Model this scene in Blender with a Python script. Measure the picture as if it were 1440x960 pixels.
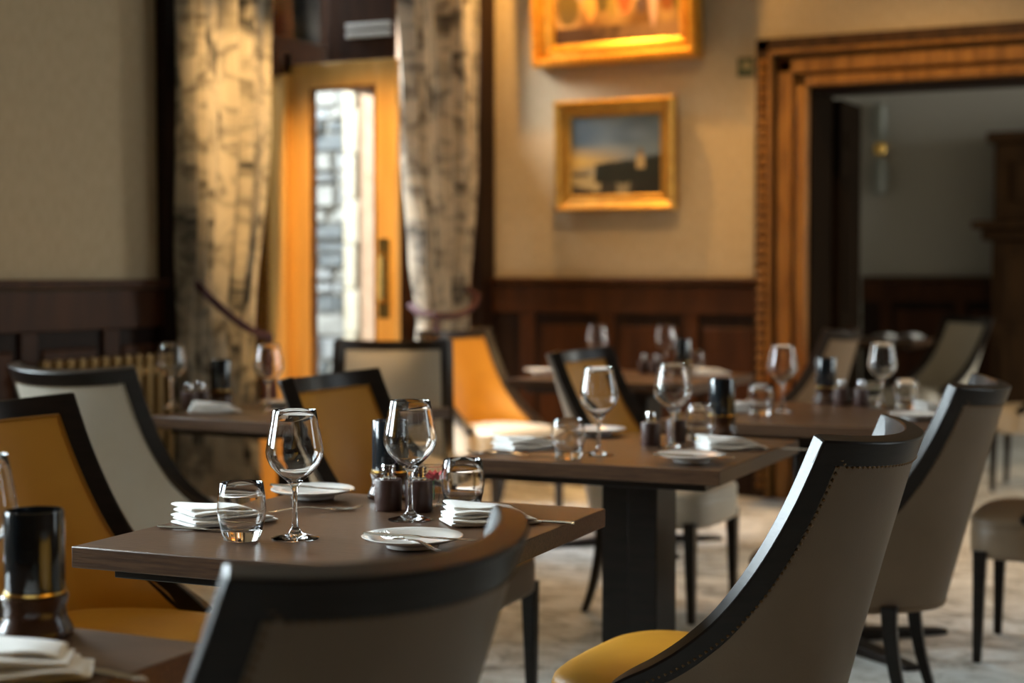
import bpy, math, random
from math import sin, cos, pi, radians, sqrt, atan, atan2
from mathutils import Vector, Matrix, noise

random.seed(7)
for o in list(bpy.data.objects): bpy.data.objects.remove(o)
SC = bpy.context.scene
COL = SC.collection

# ------------------------------------------------------------------ camera
F, YH, EYE = 2250.0, 385.0, 1.207          # focal length in pixels of a 1440 frame, horizon row, eye height
YAW, PITCH = radians(27.0), atan((480 - YH) / F)
cd = bpy.data.cameras.new('camera'); cam = bpy.data.objects.new('camera', cd); COL.objects.link(cam)
cam.location = (0, 0, EYE); cam.rotation_euler = (pi / 2 - PITCH, 0, YAW)
cd.sensor_width = 36; cd.lens = 36 * F / 1440; cd.clip_start = .05; cd.clip_end = 200
cd.dof.use_dof = True; cd.dof.focus_distance = 2.72; cd.dof.aperture_fstop = 2.6
SC.camera = cam

# ------------------------------------------------------------------ world, sun, daylight, lamps, exposure
SC.view_settings.view_transform = 'Standard'; SC.view_settings.look = 'None'
SC.view_settings.exposure = 0.04; SC.view_settings.gamma = 1
w = bpy.data.worlds.new('world'); SC.world = w; w.use_nodes = True
wn = w.node_tree; bg = wn.nodes['Background']
tc = wn.nodes.new('ShaderNodeTexCoord'); sx = wn.nodes.new('ShaderNodeSeparateXYZ'); wr = wn.nodes.new('ShaderNodeValToRGB')
wn.links.new(tc.outputs['Generated'], sx.inputs[0]); wn.links.new(sx.outputs['Z'], wr.inputs[0]); wn.links.new(wr.outputs[0], bg.inputs[0])
wr.color_ramp.elements[0].color = (1, .97, .92, 1); wr.color_ramp.elements[1].color = (.62, .78, 1, 1)
bg.inputs[1].default_value = 2.4

def light(kind, name, loc, power, color, aim=None, size=None, **kw):
    l = bpy.data.lights.new(name, kind); l.energy = power; l.color = color
    if size:
        if kind == 'AREA':
            l.shape = 'RECTANGLE'; l.size, l.size_y = size
        else: l.shadow_soft_size = size
    for k, v in kw.items(): setattr(l, k, v)
    o = bpy.data.objects.new(name, l); COL.objects.link(o); o.location = loc
    if aim is not None:
        o.rotation_euler = (Vector(aim) - Vector(loc)).to_track_quat('-Z', 'Y').to_euler()
    return o
COOL = (.80, .91, 1.0); WARM = (1.0, .62, .27)
light('SPOT', 'entrance_spot_lamp', (-3.42, 4.6, 3.28), 450, (1, .62, .25), aim=(-4.08, 6.2, 1.35), size=.04, spot_size=radians(38), spot_blend=.6)
light('AREA', 'daylight_left_near_window', (-4.85, .9, 1.95), 290, COOL, aim=(0, .9, 1.3), size=(1.5, 2.0))
light('AREA', 'daylight_left_far_window', (-4.85, 3.1, 1.95), 450, COOL, aim=(0, 3.4, 1.0), size=(1.3, 2.0))
light('AREA', 'daylight_open_door', (-6.2, 7.0, 4.5), 1250, (.93, .97, 1), aim=(-2.4, 6.6, .4), size=(2.6, 2.2))
light('AREA', 'daylight_right_window', (3.7, 6.4, 1.9), 45, COOL, aim=(0, 6.2, 0), size=(2.2, 2.0))
light('AREA', 'daylight_second_room', (3.4, 11.0, 1.9), 190, (.95, .97, .9), aim=(-1, 10.8, .8), size=(1.8, 2.0))
for lx, ly, e in [(-1.75, 7.1, 95), (-3.0, 6.7, 90), (-1.5, 4.8, 14), (-1.5, 2.2, 16), (-1.2, .6, 10), (-3.0, 4.2, 10)]:
    light('SPOT', 'ceiling_downlight_lamp', (lx, ly, 3.32), e, WARM, aim=(lx, ly + (.9 if ly > 6 else 0), 0), size=.05, spot_size=radians(100), spot_blend=.7)

light('SPOT', 'picture_lamp', (-3.72, 7.86, 3.30), 110, (1, .55, .16), aim=(-3.6, 8.3, 2.0), size=.03, spot_size=radians(165), spot_blend=.5)

# ------------------------------------------------------------------ pixel helpers: a point where a ray meets a real plane
_fw = Vector((-sin(YAW) * cos(PITCH), cos(YAW) * cos(PITCH), -sin(PITCH)))
_rt = Vector((cos(YAW), sin(YAW), 0)); _up = _rt.cross(_fw); _C = Vector((0, 0, EYE))
def ray(px, py): return _fw + _rt * ((px - 720) / F) - _up * ((py - 480) / F)
def PZ(px, py, z=.75): d = ray(px, py); return _C + d * ((z - EYE) / d.z)
def PX(px, py, x): d = ray(px, py); return _C + d * (x / d.x)
def PY(px, py, y): d = ray(px, py); return _C + d * (y / d.y)

# ------------------------------------------------------------------ materials
def new_mat(name):
    m = bpy.data.materials.new(name); m.use_nodes = True
    return m, m.node_tree.nodes, m.node_tree.links, m.node_tree.nodes['Principled BSDF']
def mat(name, col, rough=.5, metal=0, col2=None, scale=20, stretch=(1, 1, 1), bump=0, bump_scale=None, detail=4, spec=.5,
        lo=.35, hi=.65, sheen=0, coat=0, rough2=None):
    m, N, L, b = new_mat(name)
    b.inputs['Base Color'].default_value = (*col, 1); b.inputs['Roughness'].default_value = rough
    b.inputs['Metallic'].default_value = metal; b.inputs['Specular IOR Level'].default_value = spec
    b.inputs['Sheen Weight'].default_value = sheen; b.inputs['Coat Weight'].default_value = coat; b.inputs['Coat Roughness'].default_value = .15
    t = N.new('ShaderNodeTexCoord'); mp = N.new('ShaderNodeMapping'); mp.inputs['Scale'].default_value = stretch
    L.new(t.outputs['Object'], mp.inputs[0])
    if col2:
        n = N.new('ShaderNodeTexNoise'); n.inputs['Scale'].default_value = scale; n.inputs['Detail'].default_value = detail
        L.new(mp.outputs[0], n.inputs['Vector'])
        r = N.new('ShaderNodeValToRGB'); r.color_ramp.elements[0].position = lo; r.color_ramp.elements[1].position = hi
        r.color_ramp.elements[0].color = (*col, 1); r.color_ramp.elements[1].color = (*col2, 1)
        L.new(n.outputs['Fac'], r.inputs[0]); L.new(r.outputs[0], b.inputs['Base Color'])
    if bump:
        n2 = N.new('ShaderNodeTexNoise'); n2.inputs['Scale'].default_value = bump_scale or scale; n2.inputs['Detail'].default_value = 3
        L.new(mp.outputs[0], n2.inputs['Vector'])
        bp = N.new('ShaderNodeBump'); bp.inputs['Strength'].default_value = bump; bp.inputs['Distance'].default_value = .002
        L.new(n2.outputs['Fac'], bp.inputs['Height']); L.new(bp.outputs[0], b.inputs['Normal'])
    return m
M = {}
M['table'] = mat('table_wood', (.062, .033, .019), .34, col2=(.105, .056, .030), scale=14, stretch=(1, 14, 14), bump=.35, bump_scale=22, spec=.26)
M['frame'] = mat('espresso_wood', (.009, .0055, .0035), .33, col2=(.015, .009, .006), scale=10, stretch=(1, 1, 8), bump=.1, bump_scale=30, coat=.0, spec=.30)
M['amber'] = mat('amber_leather', (.46, .205, .008), .46, col2=(.52, .24, .012), scale=6, bump=.15, bump_scale=260)
M['cream'] = mat('cream_leather', (.56, .50, .40), .42, col2=(.62, .56, .46), scale=5, bump=.12, bump_scale=260)
M['taupe'] = mat('taupe_fabric', (.185, .120, .066), .45, col2=(.215, .142, .082), scale=5, bump=.2, bump_scale=320)
M['nail'] = mat('antique_nail', (.20, .12, .06), .35, metal=1)
M['pipe_a'] = mat('amber_piping', (.30, .13, .006), .5)
M['wall'] = mat('linen_wallpaper', (.45, .35, .215), .8, col2=(.50, .395, .25), scale=60, stretch=(1, 1, .3), bump=.3, bump_scale=220)
M['wall2'] = mat('grey_green_wallpaper', (.36, .345, .31), .85, col2=(.39, .375, .335), scale=40)
M['mahog'] = mat('mahogany_panelling', (.036, .012, .004), .5, col2=(.066, .022, .006), scale=5, stretch=(3, 3, .5), bump=.1, spec=.18)
M['mahog_d'] = mat('dark_mahogany_trim', (.012, .005, .003), .55, col2=(.020, .009, .005), scale=6, stretch=(3, 3, .4), spec=.15)
M['oakframe'] = mat('carved_oak', (.17, .070, .014), .45, col2=(.30, .135, .028), scale=7, stretch=(4, 4, .6), bump=.3, bump_scale=30, spec=.3)
M['oakdark'] = mat('dark_oak', (.035, .016, .006), .5, col2=(.065, .030, .010), scale=6, stretch=(3, 3, .5), bump=.2, spec=.2)
M['matte'] = mat('matt_dark_oak', (.008, .005, .003), .9, col2=(.014, .008, .004), scale=6, stretch=(3, 3, .4), spec=.02)
M['oak'] = mat('golden_oak', (.70, .36, .075), .42, col2=(.80, .45, .11), scale=5, stretch=(4, 4, .5), bump=.1)
M['brass'] = mat('brass', (.85, .55, .16), .25, metal=1)
M['steel'] = mat('polished_steel', (.72, .70, .68), .16, metal=1)
M['chrome'] = mat('chrome', (.85, .85, .85), .08, metal=1)
M['gilt'] = mat('gilded_frame', (.85, .47, .07), .36, metal=.75, col2=(.70, .34, .04), scale=25, bump=.5, bump_scale=60)
M['gilt_d'] = mat('old_gilt', (.55, .30, .05), .42, metal=.6, col2=(.42, .21, .03), scale=18, bump=.3, bump_scale=50)
M['napkin'] = mat('white_linen', (.80, .79, .76), .85, col2=(.84, .83, .80), scale=30, bump=.25, bump_scale=420, sheen=.2)
M['china'] = mat('glazed_china', (.84, .82, .78), .12, coat=.5)
M['leather'] = mat('brown_leather', (.055, .026, .020), .38, col2=(.075, .036, .027), scale=12, bump=.3, bump_scale=300)
M['blackglass'] = mat('smoked_black_glass', (.012, .016, .020), .08, coat=.6)
M['basewood'] = mat('turned_dark_wood', (.045, .018, .010), .25, col2=(.07, .03, .014), scale=10, coat=.4)
M['wax'] = mat('candle_wax', (.75, .70, .58), .5)
M['rope'] = mat('burgundy_rope', (.060, .014, .020), .8, col2=(.035, .010, .014), scale=60, bump=.8, bump_scale=90)
M['radiator'] = mat('bronze_radiator', (.30, .19, .07), .4, metal=.5)
M['pink'] = mat('pink_petal', (.75, .06, .10), .6, col2=(.85, .16, .18), scale=40)
M['paleflower'] = mat('pale_petal', (.80, .72, .50), .6)
M['stem'] = mat('green_stem', (.06, .14, .03), .6)
M['sign'] = mat('green_sign', (.05, .065, .025), .5)
M['signpale'] = mat('sign_pale', (.30, .26, .13), .5)
M['dressed'] = mat('dressed_stone', (.38, .34, .26), .85, col2=(.43, .38, .30), scale=9, bump=.5, bump_scale=40)
M['mortar'] = mat('mortar', (.20, .19, .17), .95, col2=(.25, .24, .21), scale=30)
ST = [mat('grey_stone', (.15, .155, .165), .9, col2=(.21, .22, .225), scale=8, bump=.8, bump_scale=40),
      mat('dark_stone', (.07, .08, .09), .9, col2=(.11, .12, .125), scale=8, bump=.8, bump_scale=40),
      mat('pale_stone', (.25, .25, .235), .9, col2=(.21, .21, .20), scale=8, bump=.8, bump_scale=40)]
M['brick'] = mat('brown_render', (.30, .19, .12), .9, col2=(.36, .24, .16), scale=12)
M['white'] = mat('white_paint', (.82, .82, .80), .5)
M['ground'] = mat('gravel', (.50, .46, .38), .95, col2=(.36, .34, .29), scale=60, bump=.6)
M['ceiling'] = mat('ceiling_plaster', (.30, .26, .20), .9)
M['slate'] = mat('roof_slate', (.30, .36, .38), .6, col2=(.38, .44, .46), scale=10)

def carpet():
    m, N, L, b = new_mat('mottled_carpet')
    t = N.new('ShaderNodeTexCoord'); mp = N.new('ShaderNodeMapping'); mp.inputs['Scale'].default_value = (1, 1.5, 1)
    L.new(t.outputs['Object'], mp.inputs[0])
    n = N.new('ShaderNodeTexNoise'); n.inputs['Scale'].default_value = 5.5; n.inputs['Detail'].default_value = 9; n.inputs['Roughness'].default_value = .72; n.inputs['Distortion'].default_value = 1.2
    L.new(mp.outputs[0], n.inputs['Vector'])
    r = N.new('ShaderNodeValToRGB'); e = r.color_ramp.elements
    e[0].position = .36; e[0].color = (.24, .215, .175, 1); e[1].position = .62; e[1].color = (.74, .73, .69, 1)
    x = e.new(.48); x.color = (.56, .54, .49, 1)
    L.new(n.outputs['Fac'], r.inputs[0]); L.new(r.outputs[0], b.inputs['Base Color']); b.inputs['Roughness'].default_value = .95
    b.inputs['Specular IOR Level'].default_value = .15
    n2 = N.new('ShaderNodeTexNoise'); n2.inputs['Scale'].default_value = 240; bp = N.new('ShaderNodeBump'); bp.inputs['Strength'].default_value = .6; bp.inputs['Distance'].default_value = .004
    L.new(t.outputs['Object'], n2.inputs['Vector']); L.new(n2.outputs['Fac'], bp.inputs['Height']); L.new(bp.outputs[0], b.inputs['Normal'])
    return m
M['carpet'] = carpet()

def curtain_mat():
    m, N, L, b = new_mat('printed_curtain')
    t = N.new('ShaderNodeTexCoord'); uvm = N.new('ShaderNodeMapping'); uvm.inputs['Scale'].default_value = (5.2, 5.0, 1)
    L.new(t.outputs['UV'], uvm.inputs[0])
    n = N.new('ShaderNodeTexNoise'); n.inputs['Scale'].default_value = 1.3; n.inputs['Detail'].default_value = 5; n.inputs['Roughness'].default_value = .62; n.inputs['Distortion'].default_value = 1.0
    L.new(uvm.outputs[0], n.inputs['Vector'])
    r = N.new('ShaderNodeValToRGB'); e = r.color_ramp.elements
    e[0].position = .47; e[0].color = (.56, .50, .40, 1); e[1].position = .66; e[1].color = (.055, .055, .055, 1)
    L.new(n.outputs['Fac'], r.inputs[0])
    # twig lines running across the cloth
    wv = N.new('ShaderNodeTexWave'); wv.wave_type = 'BANDS'; wv.bands_direction = 'DIAGONAL'; wv.inputs['Scale'].default_value = .55; wv.inputs['Distortion'].default_value = 9; wv.inputs['Detail'].default_value = 3
    L.new(uvm.outputs[0], wv.inputs['Vector'])
    r2 = N.new('ShaderNodeValToRGB'); r2.color_ramp.elements[0].position = .0; r2.color_ramp.elements[0].color = (.30, .29, .27, 1)
    r2.color_ramp.elements[1].position = .10; r2.color_ramp.elements[1].color = (1, 1, 1, 1)
    L.new(wv.outputs['Fac'], r2.inputs[0])
    mx = N.new('ShaderNodeMix'); mx.data_type = 'RGBA'; mx.blend_type = 'MULTIPLY'; mx.inputs[0].default_value = .4
    L.new(r.outputs[0], mx.inputs[6]); L.new(r2.outputs[0], mx.inputs[7]); L.new(mx.outputs[2], b.inputs['Base Color'])
    b.inputs['Roughness'].default_value = .85
    tr = N.new('ShaderNodeBsdfTranslucent'); L.new(mx.outputs[2], tr.inputs[0]); ms = N.new('ShaderNodeMixShader'); ms.inputs[0].default_value = .22
    L.new(b.outputs[0], ms.inputs[1]); L.new(tr.outputs[0], ms.inputs[2]); L.new(ms.outputs[0], N['Material Output'].inputs[0])
    return m
M['curtain'] = curtain_mat()

def glass_mat():
    m, N, L, b = new_mat('clear_glass')
    b.inputs['Base Color'].default_value = (1, 1, 1, 1); b.inputs['Roughness'].default_value = 0
    b.inputs['Transmission Weight'].default_value = 1; b.inputs['IOR'].default_value = 1.5
    return m
M['glass'] = glass_mat()
def pane_mat():
    m, N, L, b = new_mat('window_glass')
    tr = N.new('ShaderNodeBsdfTransparent'); tr.inputs[0].default_value = (.95, .97, .96, 1); g = N.new('ShaderNodeBsdfGlossy'); g.inputs['Roughness'].default_value = .02
    fr = N.new('ShaderNodeFresnel'); ms = N.new('ShaderNodeMixShader'); L.new(fr.outputs[0], ms.inputs[0]); L.new(tr.outputs[0], ms.inputs[1]); L.new(g.outputs[0], ms.inputs[2])
    L.new(ms.outputs[0], N['Material Output'].inputs[0]); return m
M['pane'] = pane_mat()
def attr_mat():
    m, N, L, b = new_mat('oil_paint')
    a = N.new('ShaderNodeAttribute'); a.attribute_name = 'paint'; L.new(a.outputs['Color'], b.inputs['Base Color']); b.inputs['Roughness'].default_value = .35
    return m
M['paint'] = attr_mat()

# ------------------------------------------------------------------ mesh builder
class MB:
    def __init__(s): s.v = []; s.f = []; s.uv = {}
    def add(s, vs, fs):
        b = len(s.v); s.v += [tuple(p) for p in vs]; s.f += [tuple(b + i for i in f) for f in fs]
    def box(s, x0, x1, y0, y1, z0, z1, T=None):
        vs = [Vector((x, y, z)) for z in (z0, z1) for y in (y0, y1) for x in (x0, x1)]
        if T: vs = [T @ p for p in vs]
        s.add(vs, [(0, 2, 3, 1), (4, 5, 7, 6), (0, 1, 5, 4), (2, 6, 7, 3), (0, 4, 6, 2), (1, 3, 7, 5)])
    def taper(s, c0, h0, c1, h1):   # square bar from c0 (half size h0) to c1, horizontal sections
        vs = [Vector(c) + Vector((a * h[0], b_ * h[1], 0)) for c, h in ((c0, h0), (c1, h1)) for a, b_ in ((-1, -1), (1, -1), (1, 1), (-1, 1))]
        s.add(vs, [(3, 2, 1, 0), (4, 5, 6, 7)] + [(i, (i + 1) % 4, 4 + (i + 1) % 4, 4 + i) for i in range(4)])
    def lathe(s, prof, n=32, c=(0, 0, 0), a0=0, a1=2 * pi):
        vs = []; k = len(prof)
        for i in range(n):
            a = 2 * pi * i / n
            for r, z in prof: vs.append((c[0] + r * cos(a), c[1] + r * sin(a), c[2] + z))
        fs = []
        for i in range(n):
            j = (i + 1) % n
            for q in range(k - 1):
                if prof[q][0] < 1e-6 and prof[q + 1][0] < 1e-6: continue
                if prof[q][0] < 1e-6: fs.append((i * k + q, j * k + q + 1, i * k + q + 1))
                elif prof[q + 1][0] < 1e-6: fs.append((i * k + q, j * k + q, i * k + q + 1))
                else: fs.append((i * k + q, j * k + q, j * k + q + 1, i * k + q + 1))
        s.add(vs, fs)
    def tube(s, pts, r, n=8):
        pts = [Vector(p) for p in pts]; rs = r if isinstance(r, (list, tuple)) else [r] * len(pts); vs = []
        for i, p in enumerate(pts):
            t = (pts[min(i + 1, len(pts) - 1)] - pts[max(i - 1, 0)]).normalized()
            up = Vector((0, 0, 1)) if abs(t.z) < .9 else Vector((1, 0, 0))
            a = t.cross(up).normalized(); b = t.cross(a)
            for k in range(n): vs.append(p + (a * cos(2 * pi * k / n) + b * sin(2 * pi * k / n)) * rs[i])
        fs = [(i * n + k, i * n + (k + 1) % n, (i + 1) * n + (k + 1) % n, (i + 1) * n + k) for i in range(len(pts) - 1) for k in range(n)]
        fs += [tuple(range(n - 1, -1, -1)), tuple((len(pts) - 1) * n + k for k in range(n))]
        s.add(vs, fs)
    def sweep(s, secs):   # list of closed sections (same length), lofted and capped
        n = len(secs[0]); vs = [p for q in secs for p in q]
        fs = [(i * n + k, i * n + (k + 1) % n, (i + 1) * n + (k + 1) % n, (i + 1) * n + k) for i in range(len(secs) - 1) for k in range(n)]
        fs += [tuple(range(n - 1, -1, -1)), tuple((len(secs) - 1) * n + k for k in range(n))]
        s.add(vs, fs)
    def slab(s, A, B):    # closed slab between two grids A and B (lists of rows)
        r = len(A); c = len(A[0]); vs = [p for row in A for p in row] + [p for row in B for p in row]; o = r * c; fs = []
        for i in range(r - 1):
            for j in range(c - 1):
                q = (i * c + j, i * c + j + 1, (i + 1) * c + j + 1, (i + 1) * c + j)
                fs.append(q); fs.append(tuple(o + k for k in reversed(q)))
        for i in range(r - 1):
            for j in (0, c - 1):
                q = (i * c + j, (i + 1) * c + j, o + (i + 1) * c + j, o + i * c + j); fs.append(q if j == 0 else q[::-1])
        for j in range(c - 1):
            for i in (0, r - 1):
                q = (i * c + j + 1, i * c + j, o + i * c + j, o + i * c + j + 1); fs.append(q if i == 0 else q[::-1])
        s.add(vs, fs)
    def build(s, name, m, parent=None, smooth=40, bevel=0, loc=None):
        me = bpy.data.meshes.new(name); me.from_pydata(s.v, [], s.f); me.update()
        import bmesh
        bm = bmesh.new(); bm.from_mesh(me); bmesh.ops.remove_doubles(bm, verts=bm.verts, dist=1e-6); bmesh.ops.recalc_face_normals(bm, faces=bm.faces); bm.to_mesh(me); bm.free()
        me.materials.append(m)
        if smooth:
            me.polygons.foreach_set('use_smooth', [True] * len(me.polygons)); me.set_sharp_from_angle(angle=radians(smooth))
        o = bpy.data.objects.new(name, me); COL.objects.link(o)
        if parent: o.parent = parent
        if loc: o.location = loc
        if bevel:
            b = o.modifiers.new('bevel', 'BEVEL'); b.width = bevel; b.segments = 2; b.limit_method = 'ANGLE'; b.angle_limit = radians(50)
        return o
def boxo(name, m, b, parent=None, bevel=0):
    q = MB(); q.box(*b); return q.build(name, m, parent, smooth=0 if not bevel else 40, bevel=bevel)
def tag(o, label=None, cat=None, group=None, kind=None):
    if label: o['label'] = label
    if cat: o['category'] = cat
    if group: o['group'] = group
    if kind: o['kind'] = kind
    return o
def empty(name, loc=(0, 0, 0), rz=0):
    o = bpy.data.objects.new(name, None); o.empty_display_size = .1; COL.objects.link(o); o.location = loc; o.rotation_euler = (0, 0, rz); return o
def struct(o): o['kind'] = 'structure'; return o
def dup(o, parent=None):
    c = o.copy(); COL.objects.link(c)
    if parent: c.parent = parent
    for ch in list(o.children): dup(ch, c)
    return c
USED = set()
def place(proto, loc, rz, label, cat=None, group=None):
    o = proto if proto.name not in USED else dup(proto)
    if o is proto: USED.add(proto.name)
    o.location = loc; o.rotation_euler = (0, 0, rz); tag(o, label, cat, group); return o

# ================================================================== THE SETTING
WX, BY, WT = -4.4, 8.3, .40         # left wall plane, back wall plane, wall thickness
CZ = 3.4
struct(boxo('floor', M['carpet'], (-4.9, 3.9, -3.2, 13.4, -.1, 0)))
struct(boxo('ceiling', M['ceiling'], (-4.8, 3.9, -3.2, 13.4, CZ, CZ + .1)))
# left wall: solid pieces round two windows near the camera and the french window
WO0, WO1, WOZ = 5.50, 8.14, 3.05     # french window opening
lw = MB()
def lwall(y0, y1, z0, z1): lw.box(WX - WT, WX, y0, y1, z0, z1)
lwall(-3.2, .1, 0, CZ); lwall(.1, 1.7, 0, .9); lwall(.1, 1.7, 2.95, CZ); lwall(1.7, 2.4, 0, CZ)
lwall(2.4, 3.8, 0, .9); lwall(2.4, 3.8, 2.95, CZ); lwall(3.8, WO0, 0, CZ); lwall(WO0, WO1, WOZ, CZ); lwall(WO1, BY + WT, 0, CZ)
WL = struct(lw.build('wall_left', M['wall'], smooth=0))
bw = MB(); dl, dr, dz = PY(1137, 400, BY).x, 1.3, PY(1150, 122, BY).z
bw.box(WX - WT, dl, BY, BY + WT, 0, CZ); bw.box(dl, dr, BY, BY + WT, dz, CZ); bw.box(dr, 3.8, BY, BY + WT, 0, CZ)
WB = struct(bw.build('wall_back', M['wall'], smooth=0))
rw = MB(); rw.box(3.4, 3.6, -3.2, 5.2, 0, CZ); rw.box(3.4, 3.6, 5.2, 7.6, 0, .8); rw.box(3.4, 3.6, 5.2, 7.6, 2.95, CZ); rw.box(3.4, 3.6, 7.6, 8.7, 0, CZ)
struct(rw.build('wall_right', M['mahog'], smooth=0))
struct(boxo('wall_front', M['mahog'], (-4.8, 3.6, -3.2, -3.0, 0, CZ)))
# second room
sr = MB(); sr.box(-4.8, 3.8, 13.0, 13.3, 0, CZ); sr.box(-4.8, -4.4, BY + WT, 13, 0, CZ); sr.box(3.6, 3.8, BY + WT, 13, 0, CZ)
W2 = struct(sr.build('wall_second_room', M['wall2'], smooth=0))

# window frames of the unseen near windows and right window
def plain_window(n, x, y0, y1, z0, z1):
    q = MB(); t = .07
    for a, b in ((y0, y0 + t), (y1 - t, y1), ((y0 + y1) / 2 - .03, (y0 + y1) / 2 + .03)): q.box(x - .03, x + .03, a, b, z0, z1)
    for a, b in ((z0, z0 + t), (z1 - t, z1), (z0 + .62 * (z1 - z0), z0 + .62 * (z1 - z0) + .05)): q.box(x - .03, x + .03, y0, y1, a, b)
    o = struct(q.build('window_%d' % n, M['mahog_d'], smooth=0))
    boxo('pane', M['pane'], (x - .004, x + .004, y0 + .02, y1 - .02, z0 + .02, z1 - .02), o)
plain_window(2, WX - .2, .1, 1.7, .9, 2.95); plain_window(3, WX - .2, 2.4, 3.8, .9, 2.95); plain_window(4, 3.5, 5.2, 7.6, .8, 2.95)

# dado panelling: rail, skirting and framed panels
DZ = 1.185
def dado(parent, along, fixed, a0, a1, sgn, pw=.52, off=.1):
    # along 'x' or 'y'; panelling stands proud of the wall plane by sgn
    def bx(name, m, u0, u1, d0, d1, z0, z1, bev=0):
        d0, d1 = sorted((fixed + sgn * d0, fixed + sgn * d1))
        b = (u0, u1, d0, d1, z0, z1) if along == 'x' else (d0, d1, u0, u1, z0, z1)
        return boxo(name, m, b, parent, bev)
    bx('dado_rail', M['mahog'], a0, a1, 0, .055, DZ - .035, DZ, .008)
    bx('dado_frieze', M['mahog'], a0, a1, 0, .032, DZ - .20, DZ - .04, .004)
    bx('panel_backing', M['mahog_d'], a0, a1, 0, .010, .14, DZ - .2)
    bx('skirting', M['mahog_d'], a0, a1, 0, .035, 0, .16, .006)
    u = a0 + off
    while u < a1:
        bx('stile', M['mahog'], u - .045, min(u + .045, a1), 0, .028, .16, DZ - .2, .004)
        if u + pw < a1 + .2:
            bx('panel', M['mahog'], u + .075, min(u + pw - .075, a1 - .01), 0, .022, .24, DZ - .27, .010)
        u += pw
xl = PY(1065, 300, BY).x
dado(WB, 'x', BY, WX, xl, -1, .50, .28)
dado(WL, 'y', WX, 3.0, WO0 - .14, 1, .46, .18)
dado(W2, 'x', 13.0, -3.4, 1.0, -1, .6, .2)
# cornice strip above the wallpaper on both walls is out of view; a dark post in the corner
struct(boxo('trim_1', M['mahog_d'], (WX, WX + .05, PX(221, 380, WX).y, WO0 + .01, 0, CZ), bevel=.006))
struct(boxo('trim_2', M['mahog_d'], (WX, WX + .06, WO1 - .02, BY, 0, CZ), bevel=.006))

# carved oak architrave of the wide doorway
ar = empty('door_1', (0, 0, 0)); struct(ar)
zt = PY(1066, 57, BY).z
W0 = dl - xl
steps = [(0, .26, .045, 'oakdark'), (.26, .34, .075, 'oakframe'), (.34, .44, .030, 'oakdark'), (.44, .72, .055, 'oakframe'), (.72, .80, .030, 'oakdark'), (.80, 1.0, .065, 'oakframe')]
for a, b, dpt, mm in steps:
    boxo('architrave_moulding', M[mm], (xl + a * W0, xl + b * W0, BY - dpt, BY, 0, zt - a * (zt - dz)), ar, .006)
    boxo('architrave_moulding', M[mm], (xl + a * W0, dr + .3, BY - dpt, BY, zt - b * (zt - dz), zt - a * (zt - dz)), ar, .006)
q = MB()
n = 44
for i in range(n):      # carved leaf beading up the outer band
    zz = .05 + i * (zt - .15) / n
    q.lathe([(0, 0), (.022, .008), (.026, .024), (.016, .040), (0, .046)], 6, (xl + .14 * W0, BY - .045, zz))
tag(q.build('carved_beading', M['oakframe'], ar), kind='stuff')
boxo('jamb', M['matte'], (dl - .02, dl + .012, BY, BY + WT, 0, dz), ar); boxo('jamb', M['mahog_d'], (dl, dr, BY, BY + WT, dz - .012, dz + .02), ar)
# panelled leaf folded back behind the doorway
lf = empty('door_2', (dl + .01, BY + WT, 0)); struct(lf)
boxo('leaf', M['matte'], (0, .05, .0, .42, .01, dz - .03), lf, .004)
for z0, z1 in ((.2, .85), (1.0, 1.75), (1.9, dz - .2)):
    boxo('leaf_panel', M['matte'], (.05, .062, .08, .34, z0, z1), lf, .006)

# ------------------------------------------------------------------ french window
HX = WX - .14
hy = PX(399, 300, HX).y; lz = PX(399, 94, HX).z; leaf_w = .605
fr = empty('window_1'); struct(fr)
def fpart(name, m, b, bev=.005): return boxo(name, M[m], b, fr, bev)
fpart('door_post', 'oak', (HX - .05, HX + .06, hy - .075, hy - .012, 0, lz + .06))
fpart('door_post', 'mahog', (HX - .05, HX + .05, WO1 - .09, WO1, 0, WOZ)); fpart('window_post', 'mahog', (HX - .05, HX + .05, WO0, WO0 + .07, 0, WOZ))
fpart('transom', 'mahog', (HX - .06, HX + .06, WO0, WO1, lz - .05, lz + .13))
fpart('fixed_side_panel', 'mahog', (HX - .03, HX + .03, PX(552, 380, HX).y, WO1 - .09, 0, lz - .05))
fpart('head', 'mahog', (HX - .06, HX + .06, WO0, WO1, WOZ - .09, WOZ))
my = PX(468, 40, HX).y
fpart('mullion', 'mahog', (HX - .05, HX + .05, my - .06, my + .06, lz + .13, WOZ - .09))
ux0, ux1 = PY(462, 40, hy).x, PY(556, 40, hy).x     # small upper casement opened inwards above the leaf
uc = boxo('upper_casement', M['mahog'], (ux0, ux1, hy - .015, hy + .015, lz + .004, WOZ - .1), fr, .004)
for pa, pb2 in ((41, 33), (53, 45)): boxo('casement_rail', M['white'], (PY(492, 40, hy).x, ux1 - .01, hy - .04, hy - .015, PY(520, pa, hy).z, PY(520, pb2, hy).z), uc, .004)
fpart('transom_pane', 'pane', (HX - .005, HX + .005, WO0 + .07, my - .05, lz + .13, WOZ - .09), 0)
fpart('side_pane', 'pane', (HX - .005, HX + .005, WO0 + .07, hy - .07, .5, lz + .02), 0)
fpart('bottom_panel', 'oak', (HX - .03, HX + .03, WO0 + .07, hy - .07, 0, .5))
rv = MB(); rv.box(WX - WT, WX, WO1 - .004, WO1 + .0, 0, WOZ); rv.box(WX - WT, WX, WO0, WO0 + .004, 0, WOZ)
rv.build('reveal_lining', M['mahog'], fr, smooth=0)
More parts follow.
